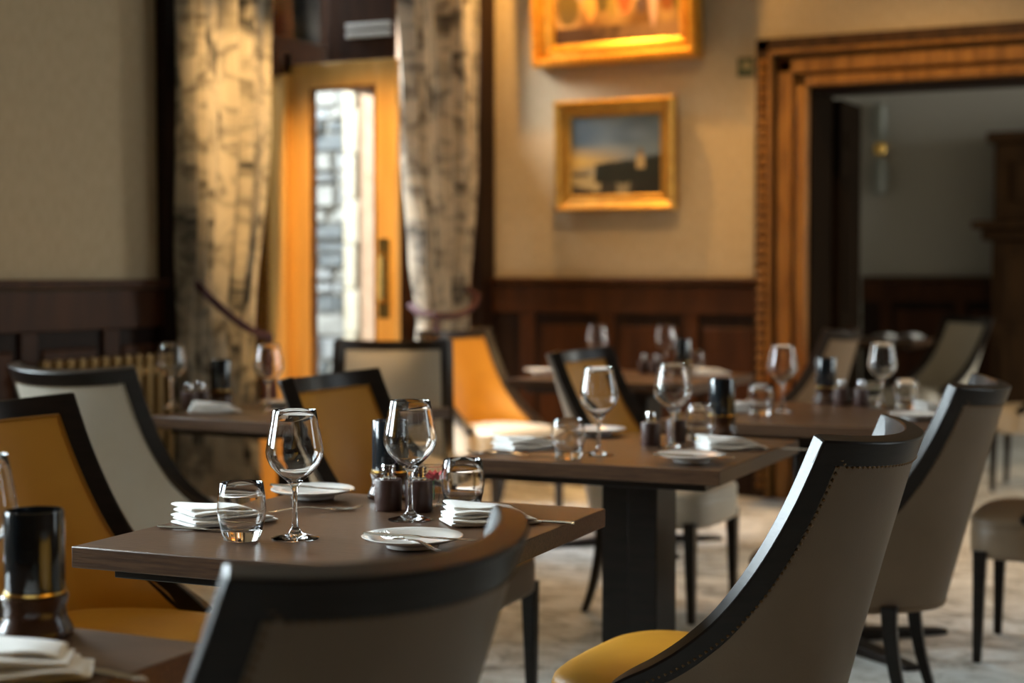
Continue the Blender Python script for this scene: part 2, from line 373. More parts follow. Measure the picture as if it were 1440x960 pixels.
# the opened leaf, hinged on the post and turned into the room
lf = empty('door_3', (HX + .05, hy, 0), radians(-1)); struct(lf)
s0, s1, t0 = .118, .108, .115
boxo('stile', M['oak'], (0, s0, -.022, .022, .02, lz), lf, .004); boxo('stile', M['oak'], (leaf_w - s1, leaf_w, -.022, .022, .02, lz), lf, .004)
boxo('top_rail', M['oak'], (s0, leaf_w - s1, -.022, .022, lz - t0, lz), lf, .004); boxo('bottom_rail', M['oak'], (s0, leaf_w - s1, -.022, .022, .02, .32), lf, .004)
boxo('pane', M['pane'], (s0 - .01, leaf_w - s1 + .01, -.003, .003, .31, lz - t0 + .01), lf)
gb = MB()
gb.box(s0, s0 + .016, -.018, .018, .32, lz - t0); gb.box(leaf_w - s1 - .016, leaf_w - s1, -.018, .018, .32, lz - t0); gb.box(s0, leaf_w - s1, -.018, .018, lz - t0 - .016, lz - t0)
gb.build('glazing_bead', M['oakframe'], lf, smooth=0)
hp = boxo('push_plate', M['brass'], (leaf_w - .095, leaf_w - .03, -.028, -.022, PY(545, 447, hy).z, PY(545, 335, hy).z), lf, .002)
hh = MB(); hh.tube([(leaf_w - .062, -.03, PY(545, 425, hy).z), (leaf_w - .062, -.06, PY(545, 420, hy).z), (leaf_w - .062, -.06, PY(545, 360, hy).z), (leaf_w - .062, -.03, PY(545, 355, hy).z)], .008)
hh.build('pull_handle', M['brass'], hp)

# outside: stone return wall of the house, dressed corner, low pink building, gravel
SY = 9.15
xs0, xs1 = PY(430, 300, SY).x - .9, PY(489, 300, SY).x
so = struct(boxo('wall_outside_stone', M['mortar'], (xs0, xs1 + .35, SY, SY + .3, -.1, 4.2)))
stone_meshes = []
z = -.02; row = 0
while z < 4.1:
    h = random.choice((.085, .11, .13, .16)); x = xs0 - random.random() * .2
    while x < xs1:
        wd = random.uniform(.16, .40); xe = min(x + wd, xs1); x0 = max(x, xs0)
        if xe - x0 > .05:
            q = MB(); p = random.uniform(.02, .06); j = lambda: random.uniform(-.008, .008)
            hw, hz = (xe - x0) / 2 - .010, h / 2 - .009
            q.add([(-hw, 0, -hz), (hw, 0, -hz), (hw, 0, hz), (-hw, 0, hz), (-hw + .012 + j(), -p, -hz + .01), (hw - .012 + j(), -p + j(), -hz + .01 + j()), (hw - .012, -p + j(), hz - .01), (-hw + .012, -p, hz - .01 + j())],
                  [(0, 1, 2, 3), (4, 5, 6, 7), (0, 1, 5, 4), (1, 2, 6, 5), (2, 3, 7, 6), (3, 0, 4, 7)])
            q.build('stone', random.choice(ST), so, smooth=0, loc=((x0 + xe) / 2, SY, z + h / 2))
        x += wd
    z += h; row += 1
for i in range(14): boxo('quoin', M['dressed'], (xs1 + .01, xs1 + .10 + (.02 if i % 2 else 0), SY - .07, SY, i * .3 - .09, i * .3 + .2), so, .008)
struct(boxo('ground_outside', M['ground'], (-30, WX - WT, -8, 30, -.25, -.12)))
struct(boxo('wall_outside_render', M['brick'], (xs1 + .13, xs1 + .6, SY - .04, SY, -.1, 4.2)))
boxo('wall_sun_block', M['dressed'], (-7.2, -7.0, -6, 4.2, -.12, 5.5))['kind'] = 'structure'  # unseen wall, added outside to block sun from the near windows
eave = struct(boxo('trim_3', M['slate'], (WX - WT - .25, WX - WT, 4.4, 8.9, 3.25, 3.32)))

# ------------------------------------------------------------------ curtains
def curtain(name, label, yL, yR, tie_z, sgn, tz_hi):
    # yL,yR functions of z giving the two edges along the wall
    root = empty(name, (WX + .16, 0, 0)); tag(root, label, 'curtain')
    q = MB(); nz, nu = 70, 90; rows = []
    for i in range(nz + 1):
        z = .015 + (CZ - .12) * i / nz; a, b = yL(z), yR(z); row = []
        wid = b - a; amp = .032 + .032 * (.6 if z < tie_z else 1) * min(1, abs(z - tie_z) * 2 + .2)
        for j in range(nu + 1):
            u = j / nu
            ph = u * 2 * pi * 6.5 + .6 * sin(z * 1.3 + u * 5)
            x = amp * sin(ph) * (.75 + .4 * sin(u * 11 + 1)) + .012 * sin(ph * 2.3 + z * 2)
            row.append(Vector((x, a + wid * u + .012 * cos(ph * 1.0), z)))
        rows.append(row)
    B = [[p + Vector((-.004, 0, 0)) for p in r] for r in rows]
    q.slab(rows, B); o = q.build('drape', M['curtain'], root, smooth=180)
    me = o.data; uvl = me.uv_layers.new(name='UVMap')
    for lp in me.loops:
        co = me.vertices[lp.vertex_index].co; a, b = yL(co.z), yR(co.z)
        uvl.data[lp.index].uv = ((co.y - a) / (b - a) * 1.3, co.z * .9)
    # rope tieback: runs from the wall side high to the gathered side low, with a tassel
    a, b = yL(tie_z), yR(tie_z); ys = (a, b) if sgn > 0 else (b, a)
    pts = []
    for k in range(15):
        t = k / 14; yy = ys[0] + (ys[1] - ys[0]) * t; zz = tz_hi + (tie_z - tz_hi) * t - .05 * sin(pi * t)
        pts.append((.085 + .03 * sin(pi * t), yy, zz))
    q = MB(); q.tube([(.01, ys[0] + .05 * sgn, tz_hi + .03)] + pts[1:] + [(.0, ys[1] + .02 * sgn, tie_z + .01), (-.08, ys[1] - .03 * sgn, tie_z + .05)], .017, 8)
    tb = q.build('tieback_rope', M['rope'], root)
    q = MB(); q.lathe([(0, 0), (.012, 0), (.014, -.05), (.026, -.075), (.030, -.10), (.022, -.125), (.030, -.15), (.042, -.34), (.040, -.345), (0, -.34)], 14, (.09, ys[1] - .01 * sgn, tie_z - .01))
    q.build('tassel', M['rope'], tb)
    return root
def pxy(px): return PX(px, 380, WX + .16).y
def interp(tab):
    def f(z):
        for (z0, v0), (z1, v1) in zip(tab, tab[1:]):
            if z <= z1:
                t = max(0, (z - z0) / (z1 - z0)); t = t * t * (3 - 2 * t); return v0 + (v1 - v0) * t
        return tab[-1][1]
    return f
curtain('patterned_curtain', 'dark backlit patterned curtain with rope tieback, left of the open oak door',
        interp([(0, pxy(252)), (1.2, pxy(254)), (3.3, pxy(246))]), interp([(0, pxy(362)), (.96, pxy(357)), (1.9, pxy(380)), (3.3, pxy(388))]), .93, 1, 1.16)
curtain('patterned_curtain', 'paler patterned curtain with burgundy tieback, in the corner right of the oak door',
        interp([(0, pxy(572)), (.95, pxy(592)), (1.3, pxy(583)), (1.9, pxy(566)), (3.3, pxy(556))]), interp([(0, pxy(664)), (1.02, pxy(658)), (1.8, pxy(669)), (3.3, pxy(673))]), .99, -1, 1.10)

# ------------------------------------------------------------------ radiator
rd = empty('column_radiator', (WX + .11, 0, .1)); tag(rd, 'bronze column radiator against the dark panelled wall left of the curtain', 'radiator')
y = PX(62, 510, WX + .11).y; ye = PX(243, 510, WX + .11).y; topz = PX(200, 497, WX + .11).z - .1
nn = 0
ybeg = y
q = MB()
q.tube([(0, 0, 0), (0, 0, topz - .03)], .020, 8); q.lathe([(0, .035), (.02, .03), (.024, .01), (.02, 0)], 8, (0, 0, topz - .035))
col = None
while y < ye:
    if col is None: col = q.build('column', M['radiator'], rd); c = col
    else: c = dup(col, rd)
    c.location = (0, y, 0); y += .066
for zz in (.06, topz - .07):
    q = MB(); q.tube([(0, ybeg - .03, zz), (0, y - .03, zz)], .018, 8); q.build('header_pipe', M['radiator'], rd)
for yy in (ybeg, y - .066):
    boxo('foot', M['radiator'], (-.03, .03, yy - .02, yy + .02, -.1, .05), rd, .004)

# ------------------------------------------------------------------ paintings
def canvas(parent, w_, h_, fn, nx=96, nz=72):
    me = bpy.data.meshes.new('canvas'); vs = [(-w_ / 2 + w_ * i / nx, 0, -h_ / 2 + h_ * j / nz) for j in range(nz + 1) for i in range(nx + 1)]
    fs = [(j * (nx + 1) + i, j * (nx + 1) + i + 1, (j + 1) * (nx + 1) + i + 1, (j + 1) * (nx + 1) + i) for j in range(nz) for i in range(nx)]
    me.from_pydata(vs, [], fs); at = me.color_attributes.new('paint', 'FLOAT_COLOR', 'POINT')
    for j in range(nz + 1):
        for i in range(nx + 1):
            at.data[j * (nx + 1) + i].color = (*fn(i / nx, j / nz), 1)
    me.materials.append(M['paint']); o = bpy.data.objects.new('canvas', me); COL.objects.link(o); o.parent = parent; o.location = (0, -.022, 0)
def mixc(a, b, t): t = max(0, min(1, t)); return tuple(x + (y - x) * t for x, y in zip(a, b))
def landscape(u, v):
    n = noise.noise(Vector((u * 4, v * 6, 1))) * .5 + .5; n2 = noise.noise(Vector((u * 14, v * 10, 5)))
    sky = mixc((.07, .11, .15), (.17, .22, .25), n * 1.2 * (1 - abs(u - .55)))
    glow = max(0, 1 - abs(v - .42) / .22) * max(0, 1 - u / .75)
    c = mixc(sky, (.55, .36, .10), glow * 1.3)
    hor = .27
    tree = .36 + .10 * min(1, max(0, (u - .25) / .4)) + .03 * n2 + (.06 if u > .85 else 0)
    tree = .40 + .05 * min(1, max(0, (u - .27) / .5)) + .025 * n2 + (.03 if u > .85 else 0)
    if v < hor: c = mixc((.42, .32, .15), (.10, .08, .05), v < .05 + .05 * n2 + .10 * (1 - min(1, u / .25)))
    if u > .28 + .03 * n2 and .15 + .02 * n2 < v < tree: c = (.010, .014, .010)
    if u > .33 and v <= .15 + .02 * n2: c = (.030, .026, .018) if abs(u - .58) > .07 + .02 * n2 else (.22, .18, .10)
    if u < .34 and v < .06 + .04 * n2: c = (.025, .014, .008)
    if u > .70 and v < .2: c = (.010, .012, .009)
    if .72 < u < .82 and .33 < v < .50: c = (.38, .27, .12)
    if .74 < u < .80 and .50 <= v < .58: c = (.16, .11, .06)
    if u < .2 and .24 < v < .28: c = (.03, .03, .025)
    return c
def figures(u, v):
    n = noise.noise(Vector((u * 5, v * 5, 9))); n2 = noise.noise(Vector((u * 13, v * 9, 3)))
    c = mixc((.55, .33, .12), (.20, .10, .03), .5 + n + (.5 - v) * .6)
    if v < .13: c = mixc((.06, .03, .012), (.40, .24, .12), (u - .35) * 1.8 + n2 * .4)
    if v > .55: c = mixc((.75, .52, .22), (.45, .42, .35), n + .4)
    for cu, cv, ru, rv, cc in [(.12, .28, .10, .14, (.12, .08, .02)), (.22, .45, .05, .12, (.25, .22, .20)), (.30, .33, .05, .16, (.62, .30, .08)), (.40, .36, .06, .14, (.10, .07, .02)),
                               (.47, .30, .04, .12, (.30, .20, .05)), (.57, .38, .065, .17, (.80, .10, .03)), (.70, .30, .05, .10, (.12, .07, .06)), (.67, .44, .04, .12, (.70, .55, .30)),
                               (.79, .34, .035, .26, (.72, .46, .36)), (.90, .34, .07, .14, (.28, .09, .02)), (.98, .40, .05, .2, (.15, .12, .02)), (.36, .55, .08, .09, (.70, .45, .15))]:
        d = ((u - cu) / ru) ** 2 + ((v - cv) / rv) ** 2 + .3 * n2
        if d < 1: c = mixc(cc, c, max(0, d - .6) * 2)
    return c
def picture(label, pl, pr_, pt, pb_, fwid, fn, gm, ornate):
    a = PY(pl, (pt + pb_) / 2, BY - .09); b = PY(pr_, (pt + pb_) / 2, BY - .09); zt_ = PY((pl + pr_) / 2, pt, BY).z; zb = PY((pl + pr_) / 2, pb_, BY).z
    W_, H_ = b.x - a.x, zt_ - zb
    r = empty('framed_painting', ((a.x + b.x) / 2, BY - .012, (zt_ + zb) / 2)); tag(r, label, 'painting')
    r.rotation_euler = (radians(2 if not ornate else 3), 0, 0); r.location.y -= .03
    prof = [(0, 0), (0, -.055), (.18, -.075), (.34, -.060), (.5, -.045), (.78, -.034), (.84, -.045), (.92, -.040), (1, -.028), (1, -.010)] if not ornate else \
           [(0, 0), (0, -.06), (.12, -.10), (.30, -.10), (.42, -.06), (.62, -.050), (.70, -.062), (.80, -.045), (1, -.03), (1, -.01)]
    cs = [(-1, -1), (1, -1), (1, 1), (-1, 1)]
    for k, nm in enumerate(('frame_rail', 'frame_stile', 'frame_rail', 'frame_stile')):
        q = MB(); secs = []
        for c in (cs[k], cs[(k + 1) % 4]):
            secs.append([Vector((c[0] * (W_ / 2 - fwid * p), d, c[1] * (H_ / 2 - fwid * p))) for p, d in prof])
        q.sweep(secs); q.build(nm, gm, r, smooth=30)
    if ornate:
        q = MB(); m_ = int(2 * (W_ + H_) / .034)
        for k in range(4):
            c0, c1 = Vector(cs[k]), Vector(cs[(k + 1) % 4]); L_ = W_ if k % 2 == 0 else H_; nb = int(L_ / .036)
            for i in range(nb):
                p = c0.lerp(c1, (i + .5) / nb); px_, pz_ = p.x * (W_ / 2 - .02) , p.y * (H_ / 2 - .02)
                vs = [(px_ + .017 * cos(t), -.10 - .012 * s, pz_ + .014 * sin(t)) for s, tt in ((0, 0), (.8, .5)) for t in [x * pi / 3 for x in range(6)]]
                vs = [(px_ + .017 * cos(t), -.095, pz_ + .017 * sin(t)) for t in [x * pi / 3 for x in range(6)]] + [(px_ + .009 * cos(t), -.112, pz_ + .009 * sin(t)) for t in [x * pi / 3 for x in range(6)]]
                q.add(vs, [tuple(range(6, 12))] + [(j, (j + 1) % 6, 6 + (j + 1) % 6, 6 + j) for j in range(6)])
        tag(q.build('carved_beading', gm, r), kind='stuff')
    canvas(r, W_ - 1.9 * fwid, H_ - 1.9 * fwid, fn)
    return r
picture('small gilt-framed dusk landscape painting hung under the ornate one', 780, 949, 141, 297, .092, landscape, M['gilt_d'], False)
picture('ornate bright gilt-framed painting of figures, hung above the small landscape', 748, 983, -150, 91, .125, figures, M['gilt'], True)
a = PY(1038, 95, BY); b = PY(1060, 95, BY)
sg = empty('wall_sign', (a.x, BY - .01, a.z)); tag(sg, 'small dark green rectangular wall sign beside the top corner of the doorway', 'sign')
boxo('plate', M['sign'], (0, b.x - a.x, 0, .01, -.05, .05), sg, .001); boxo('sign_panel', M['signpale'], (.022, b.x - a.x - .012, -.002, 0, -.012, .026), sg)

# ------------------------------------------------------------------ second room: chimneypiece, sconce
cx = PY(1397, 300, 12.6).x
fp = empty('oak_chimneypiece', (cx, 12.6, 0)); tag(fp, 'tall dark oak chimneypiece with a projecting mantel shelf in the far room', 'fireplace')
zt2 = PY(1400, 186, 12.6).z; zm = PY(1400, 322, 12.6).z
boxo('overmantel', M['oakdark'], (.0, 1.9, 0, .4, zm + .06, zt2 - .08), fp, .01)
boxo('cornice', M['oakdark'], (-.05, 1.95, -.06, .4, zt2 - .08, zt2), fp, .015)
boxo('mantel_shelf', M['oakdark'], (-.13, 2.03, -.20, .4, zm, zm + .06), fp, .012)
boxo('shelf_moulding', M['oakdark'], (-.07, 1.97, -.12, .4, zm - .09, zm), fp, .02)
boxo('jamb', M['oakdark'], (.0, .35, -.04, .4, 0, zm - .09), fp, .008); boxo('jamb', M['oakdark'], (1.55, 1.9, -.04, .4, 0, zm - .09), fp, .008)
boxo('firebox_surround', M['mahog_d'], (.35, 1.55, .02, .4, 0, zm - .09), fp)
for z0, z1 in ((.25, .75), (.85, zm - .2)): boxo('jamb_panel', M['oakdark'], (.07, .28, -.055, -.04, z0, z1), fp, .008)
boxo('overmantel_panel', M['oakdark'], (.15, .85, -.02, 0, zm + .2, zt2 - .22), fp, .01)
p = PY(1240, 210, 12.98)
sc = empty('wall_sconce', p); tag(sc, 'slim wall sconce with frosted shades above the far room panelling', 'wall light')
q = MB(); q.lathe([(0, -.05), (.05, -.045), (.06, 0), (.05, .045), (0, .05)], 12, (0, -.05, 0)); q.build('mount', M['brass'], sc)
shade_m = mat('smoky_glass_shade', (.22, .23, .20), .4)
for s in (1, -1):
    q = MB(); q.lathe([(.02, s * .05), (.055, s * .11), (.058, s * .28), (.05, s * .36), (.0, s * .37)], 12, (0, -.06, 0)); q.build('shade', shade_m, sc)

# ================================================================== CHAIRS
EDGE = [(.160, .250, .33), (.168, .250, .38), (.166, .250, .42), (.150, .250, .455), (.115, .250, .482), (.062, .249, .512), (.005, .248, .552), (-.058, .247, .61), (-.126, .246, .70), (-.188, .245, .81), (-.24, .243, .93)]
def lerp3(tab, t):
    k = min(int(t), len(tab) - 2); f_ = t - k
    P0, P1, P2, P3 = [Vector(tab[max(0, min(len(tab) - 1, i))]) for i in (k - 1, k, k + 1, k + 2)]
    return .5 * ((2 * P1) + (P2 - P0) * f_ + (2 * P0 - 5 * P1 + 4 * P2 - P3) * f_ ** 2 + (3 * P1 - P0 - 3 * P2 + P3) * f_ ** 3)
NV = 44
EC = [lerp3(EDGE, (len(EDGE) - 1) * i / NV) for i in range(NV + 1)]
def xc(z): return -.180 - .262 * (z - .33)
def section(e, n=64):
    xe, ye, z = e; c = xc(z); out = []; t = max(0, min(1, (z - .46) / .30)); T = radians(86 - 36 * t * (2 - t))
    for i in range(n + 1):
        ph = -T + 2 * T * i / n
        out.append(Vector((c + (xe - c) * (1 - cos(ph)) / (1 - cos(T)), ye * sin(ph) / sin(T), z - .014 * max(0, (z - .7) / .23) * (1 - (sin(ph) / sin(T)) ** 2))))
    return out
def resample(pl, inset, n):
    L = [0]
    for a, b in zip(pl, pl[1:]): L.append(L[-1] + (b - a).length)
    T = L[-1]; out = []; k = 0
    for i in range(n + 1):
        s = inset + (T - 2 * inset) * i / n; k = 0
        while k < len(L) - 2 and L[k + 1] < s: k += 1
        out.append(pl[k].lerp(pl[k + 1], (s - L[k]) / max(1e-9, L[k + 1] - L[k])))
    return out
def normals(G):
    R = []
    for i in range(len(G)):
        row = []
        for j in range(len(G[0])):
            du = G[i][min(j + 1, len(G[0]) - 1)] - G[i][max(j - 1, 0)]; dv = G[min(i + 1, len(G) - 1)][j] - G[max(i - 1, 0)][j]
            row.append(dv.cross(du).normalized())
        R.append(row)
    return R
def make_chair(kind, inner, outer, seat_top):
    root = empty('dining_chair')
    full = [section(e) for e in EC]
    G = [resample(s_, .034, 30) for s_ in full]
    # stop below the top rail
    cut = [g for g in G if g[0].z < .893]; topz = .897
    e_top = None
    for a, b in zip(EC, EC[1:]):
        if a.z < topz <= b.z: e_top = a.lerp(b, (topz - a.z) / (b.z - a.z))
    cut.append(resample(section(e_top), .034, 30)); G = cut
    Nn = normals(G); sg_ = 1 if Nn[-2][15].x < 0 else -1
    Nn = [[n_ * sg_ for n_ in r] for r in Nn]      # pointing outward (backwards)
    off = lambda f: [[G[i][j] + Nn[i][j] * f(i, j) for j in range(len(G[0]))] for i in range(len(G))]
    nr, ncl = len(G) - 1, 30
    def puff(i, j): u = min(j, ncl - j) / ncl * 2; v = min(nr - i, 12) / 12; return .010 + .020 * (1 - (1 - min(1, u * 2.2)) ** 2) * (1 - (1 - v) ** 2)
    q = MB(); q.slab(off(lambda i, j: .002), off(lambda i, j: .013)); q.build('back_shell', outer, root, smooth=60)
    q = MB(); q.slab(off(lambda i, j: .0), off(lambda i, j: -puff(i, j))); q.build('back_cushion', inner, root, smooth=60)
    q = MB(); ln = off(lambda i, j: -puff(i, j) - .002)
    path = [ln[i][1] for i in range(8, nr)] + [ln[nr - 1][j] for j in range(1, ncl)] + [ln[i][ncl - 1] for i in range(nr - 1, 7, -1)]
    q.tube(path, .0035, 5); q.build('piping', M['pipe_a'] if kind == 'amber' else outer, root)
    # wooden side frames and top rail
    HT = .019
    def fsec(p, inn, nrm, w_=.046):
        return [p + nrm * HT, p + inn * w_ + nrm * HT * .85, p + inn * w_ - nrm * HT * .85, p - nrm * HT]
    fullN = normals(full)
    for side in (0, -1):
        secs = []
        for i in range(len(full)):
            if EC[i].z < .455: continue
            p = full[i][side]; ins = resample(full[i], .045, 8)[0 if side == 0 else -1]; inn = (ins - p).normalized()
            tv = (EC[min(i + 1, NV)] - EC[max(i - 1, 0)]); tv.y *= (-1 if side == 0 else 1)
            tv.normalize(); inn = (inn - tv * inn.dot(tv)).normalized(); nrm = tv.cross(inn).normalized()
            secs.append(fsec(p, inn, nrm))
        q = MB(); q.sweep(secs); q.build('side_frame', M['frame'], root, smooth=50, bevel=.004)
    top = resample(full[-1], .0, 40); e2 = None
    for a, b in zip(EC, EC[1:]):
        if a.z < .885 <= b.z: e2 = a.lerp(b, (.885 - a.z) / (b.z - a.z))
    low = resample(section(e2), .0, 40); secs = []
    for j in range(41):
        inn = (low[j] - top[j]).normalized(); tv = (top[min(j + 1, 40)] - top[max(j - 1, 0)]).normalized(); nrm = tv.cross(inn).normalized()
        secs.append(fsec(top[j], inn, nrm, .048))
    q = MB(); q.sweep(secs); q.build('top_rail', M['frame'], root, smooth=50, bevel=.004)
    # nailheads round the outside
    q = MB()
    outer_g = off(lambda i, j: .014)
    g2 = [resample(r, .018, 30) for r in outer_g]
    path = [g2[i][0] for i in range(len(g2))] + [g2[-2][j] for j in range(1, 30)] + [g2[i][30] for i in range(len(g2) - 1, -1, -1)] + [g2[0][j] + Vector((0, 0, .012)) for j in range(29, 0, -1)]
    L = 0; nxt = 0
    for a, b in zip(path, path[1:]):
        d = (b - a).length
        while nxt <= L + d:
            c = a.lerp(b, (nxt - L) / d); r_ = .0048
            q.add([c + Vector(v) * r_ for v in ((1, 0, 0), (-1, 0, 0), (0, 1, 0), (0, -1, 0), (0, 0, 1), (0, 0, -1))],
                  [(0, 2, 4), (2, 1, 4), (1, 3, 4), (3, 0, 4), (2, 0, 5), (1, 2, 5), (3, 1, 5), (0, 3, 5)])
            nxt += .0125
        L += d
    tag(q.build('nailhead_trim', M['nail'], root, smooth=180), kind='stuff')
    # seat
    def outline(s_, z, n=48):
        out = []
        for k in range(n):
            a = 2 * pi * k / n; c_, s2 = cos(a), sin(a); ex = .42
            x = .225 * (abs(c_) ** ex) * (1 if c_ > 0 else -1); y = (abs(s2) ** ex) * (1 if s2 > 0 else -1)
            hw = .226 + .024 * (x + .225) / .45 if x > -.05 else .226 - .075 * (-x - .05) / .175
            x2 = x + .075 + (.012 * (1 - y * y) if x > .2 else 0)
            out.append(Vector((.075 + (x2 - .075) * s_, y * hw * s_, z)))
        return out
    q = MB(); q.sweep([outline(.94, .325), outline(.99, .332), outline(1.0, .345), outline(1.0, .405), outline(.985, .425), outline(.96, .431)]); q.build('seat_border', outer if seat_top is not M['cream'] else M['cream'], root, smooth=60)
    q = MB(); q.sweep([outline(.93, .423), outline(.995, .425), outline(1.0, .435), outline(.985, .446), outline(.94, .456), outline(.83, .465), outline(.62, .472), outline(.3, .476), outline(.05, .477)]); q.build('seat_cushion', seat_top, root, smooth=60)
    for s_ in (-1, 1):
        q = MB(); q.taper((.268, s_ * .218, 0), (.013, .013), (.262, s_ * .218, .35), (.021, .021)); q.build('leg', M['frame'], root, smooth=30, bevel=.003)
        q = MB(); pts = [(-.13, 0), (-.108, .10), (-.092, .20), (-.085, .35)]
        secs = []
        for k in range(9):
            t = k / 8; z_ = .35 * t; x_ = -.150 + .070 * (1 - (1 - t) ** 2); h_ = .012 + .008 * t
            secs.append([Vector((x_ + a * h_, s_ * .19 + b * h_, z_)) for a, b in ((-1, -1), (1, -1), (1, 1), (-1, 1))])
        q.sweep(secs); q.build('leg', M['frame'], root, smooth=30, bevel=.003)
    return root
ch_amber = make_chair('amber', M['amber'], M['taupe'], M['amber'])
ch_amber2 = make_chair('amber', M['amber'], M['taupe'], M['taupe'])
ch_pale = make_chair('amber', M['amber'], M['cream'], M['cream'])
ch_cream = make_chair('cream', M['cream'], M['cream'], M['cream'])
# place a chair so that the near top corner of its back stands at a pixel (height .93)
def chair(proto, px, py, corner, ang, label, at=None):
    a = radians(ang)
    if at is None:
        c = Vector((-.24, .243 * corner, 0)); R = Matrix.Rotation(a, 3, 'Z'); at = PZ(px, py, .93) - R @ c
    return place(proto, (at[0], at[1], 0), a, label, 'chair', 'upholstered scoop-back dining chairs')
# corner: +1 the chair's left corner, -1 its right one
chair(ch_amber, 1152, 614, 1, 180, 'taupe scoop-back chair with amber seat, the largest at right, seen from behind')
chair(ch_amber, 318, 800, 1, 174, 'very blurred dark chair back nearest the camera at the bottom centre')
chair(ch_amber2, 1340, 541, 1, 184, 'taupe scoop-back chair directly behind the largest right-hand one, its bare legs showing')
chair(ch_amber, 103, 553, 1, 0, 'amber leather chair at the left end of the front table, facing the camera')
chair(ch_amber, 531, 518, 1, 2, 'amber chair between the two sharp wine glasses, behind the front table')
chair(ch_pale, 858, 487, 1, 0, 'amber-backed pale-seated chair behind the middle table, left of its second wine glass')
chair(ch_cream, 190, 515, -1, 90, 'cream chair back with nailhead edge behind the left amber chair')
chair(ch_cream, 472, 477, -1, -62, 'cream chair with black frame facing the camera below the oak door')
chair(ch_pale, 690, 461, 1, -18, 'amber-backed chair with cream sides below the right-hand curtain')
chair(ch_amber, 1160, 463, 1, 180, 'tan scoop-back chair behind the candle holder of the third table')
chair(ch_amber2, 0, 0, 1, 182, 'chair cut off by the right edge, only its seat and slender legs seen', at=(-.69, 5.28, 0))
p = PY(1316, 450, 10.5); chair(ch_cream, 0, 0, 1, 228, 'dim grey-green chair in the far room beside the white-laid table', at=(p.x, p.y, 0))
p = PY(1478, 450, 9.3); chair(ch_cream, 0, 0, 1, 180, 'pale chair cut off by the right edge, in front of the chimneypiece', at=(p.x, p.y, 0))

# ================================================================== TABLES
TH = .036
def make_table(w_=.68, d_=.76):
    r = empty('dining_table')
    boxo('tabletop', M['table'], (-w_ / 2, w_ / 2, -d_ / 2, d_ / 2, .75 - TH, .75), r, .002)
    boxo('subframe', M['frame'], (-w_ / 2 + .05, w_ / 2 - .05, -d_ / 2 + .05, d_ / 2 - .05, .75 - TH - .022, .75 - TH), r, .002)
    boxo('column', M['frame'], (-.075, .0, -.055, .055, .04, .692), r, .003); boxo('column', M['frame'], (.005, .085, -.08, .08, .04, .692), r, .003)
    for a in (45, 135, 225, 315):
        q = MB(); T = Matrix.Rotation(radians(a), 4, 'Z')
        vs = [T @ Vector(v) for v in ((.03, -.03, 0), (.36, -.022, 0), (.36, .022, 0), (.03, .03, 0), (.03, -.03, .05), (.36, -.022, .018), (.36, .022, .018), (.03, .03, .05))]
        q.add(vs, [(0, 3, 2, 1), (4, 5, 6, 7), (0, 1, 5, 4), (1, 2, 6, 5), (2, 3, 7, 6), (3, 0, 4, 7)]); q.build('foot', M['frame'], r, smooth=0, bevel=.004)
    return r
tb = make_table()
def table(nl, ang, label, w_=.68, d_=.76, corner=(-1, -1)):
    a = radians(ang); R = Matrix.Rotation(a, 3, 'Z'); p = PZ(*nl) - R @ Vector((corner[0] * w_ / 2, corner[1] * d_ / 2, 0))
    o = place(tb, (p[0], p[1], 0), a, label, 'table', 'dark wood pedestal dining tables')
    o.scale = (w_ / .68, d_ / .76, 1); return o
table((100, 768), 4, 'dark wood table in sharp focus at front left, set with glasses and napkins')
table((1012, 662), 3, 'dark wood pedestal table in the middle, second from the camera', corner=(1, -1))
table((1329, 606), 3, 'dark wood table at right, third in the row, in front of the doorway', .88, .86, corner=(1, -1))
table((712, 533), 0, 'farthest dark table against the panelled wall below the landscape painting', .84, .84)
table((209, 585), -1, 'black-looking table at left in front of the curtain and radiator')
table((300, 905), 2, 'dark table corner in the bottom left foreground, very near the camera', corner=(1, 1))
table((1282, 481), 0, 'dim table laid with white in the far room beyond the doorway', corner=(1, -1))

# ================================================================== TABLEWARE prototypes
def wineglass():
    prof = [(0, 0), (.041, 0), (.0415, .0015), (.030, .004), (.013, .009), (.0065, .018), (.0045, .035), (.0040, .060), (.0045, .080), (.0075, .092), (.016, .101), (.030, .113), (.0425, .127), (.0488, .141), (.0500, .152),
            (.0478, .166), (.0445, .184), (.0405, .205), (.0375, .222), (.0371, .2226), (.0366, .222), (.0396, .205), (.0436, .184), (.0469, .166), (.0490, .152), (.0478, .1415), (.0415, .128), (.029, .1145), (.015, .103), (.006, .0985), (0, .0975)]
    q = MB(); q.lathe(prof, 48); o = q.build('wine_glass', M['glass'], smooth=60); return o
def tumbler():
    prof = [(0, .001), (.026, .001), (.031, .004), (.0345, .015), (.040, .038), (.042, .055), (.0405, .078), (.0370, .100), (.0362, .1008), (.0354, .100), (.0388, .078), (.0402, .055), (.0382, .038), (.0345, .026), (.028, .0205), (0, .0195)]
    q = MB(); q.lathe(prof, 40); return q.build('tumbler', M['glass'], smooth=60)
def plate():
    r = empty('side_plate'); prof = [(0, .006), (.035, .006), (.038, .002), (.044, .002), (.046, .0075), (.065, .0125), (.083, .018), (.0855, .0205), (.084, .0215), (.066, .0165), (.052, .0115), (.040, .0095), (0, .009)]
    q = MB(); q.lathe(prof, 48); o = q.build('side_plate', M['china'], smooth=50); bpy.data.objects.remove(r); return o
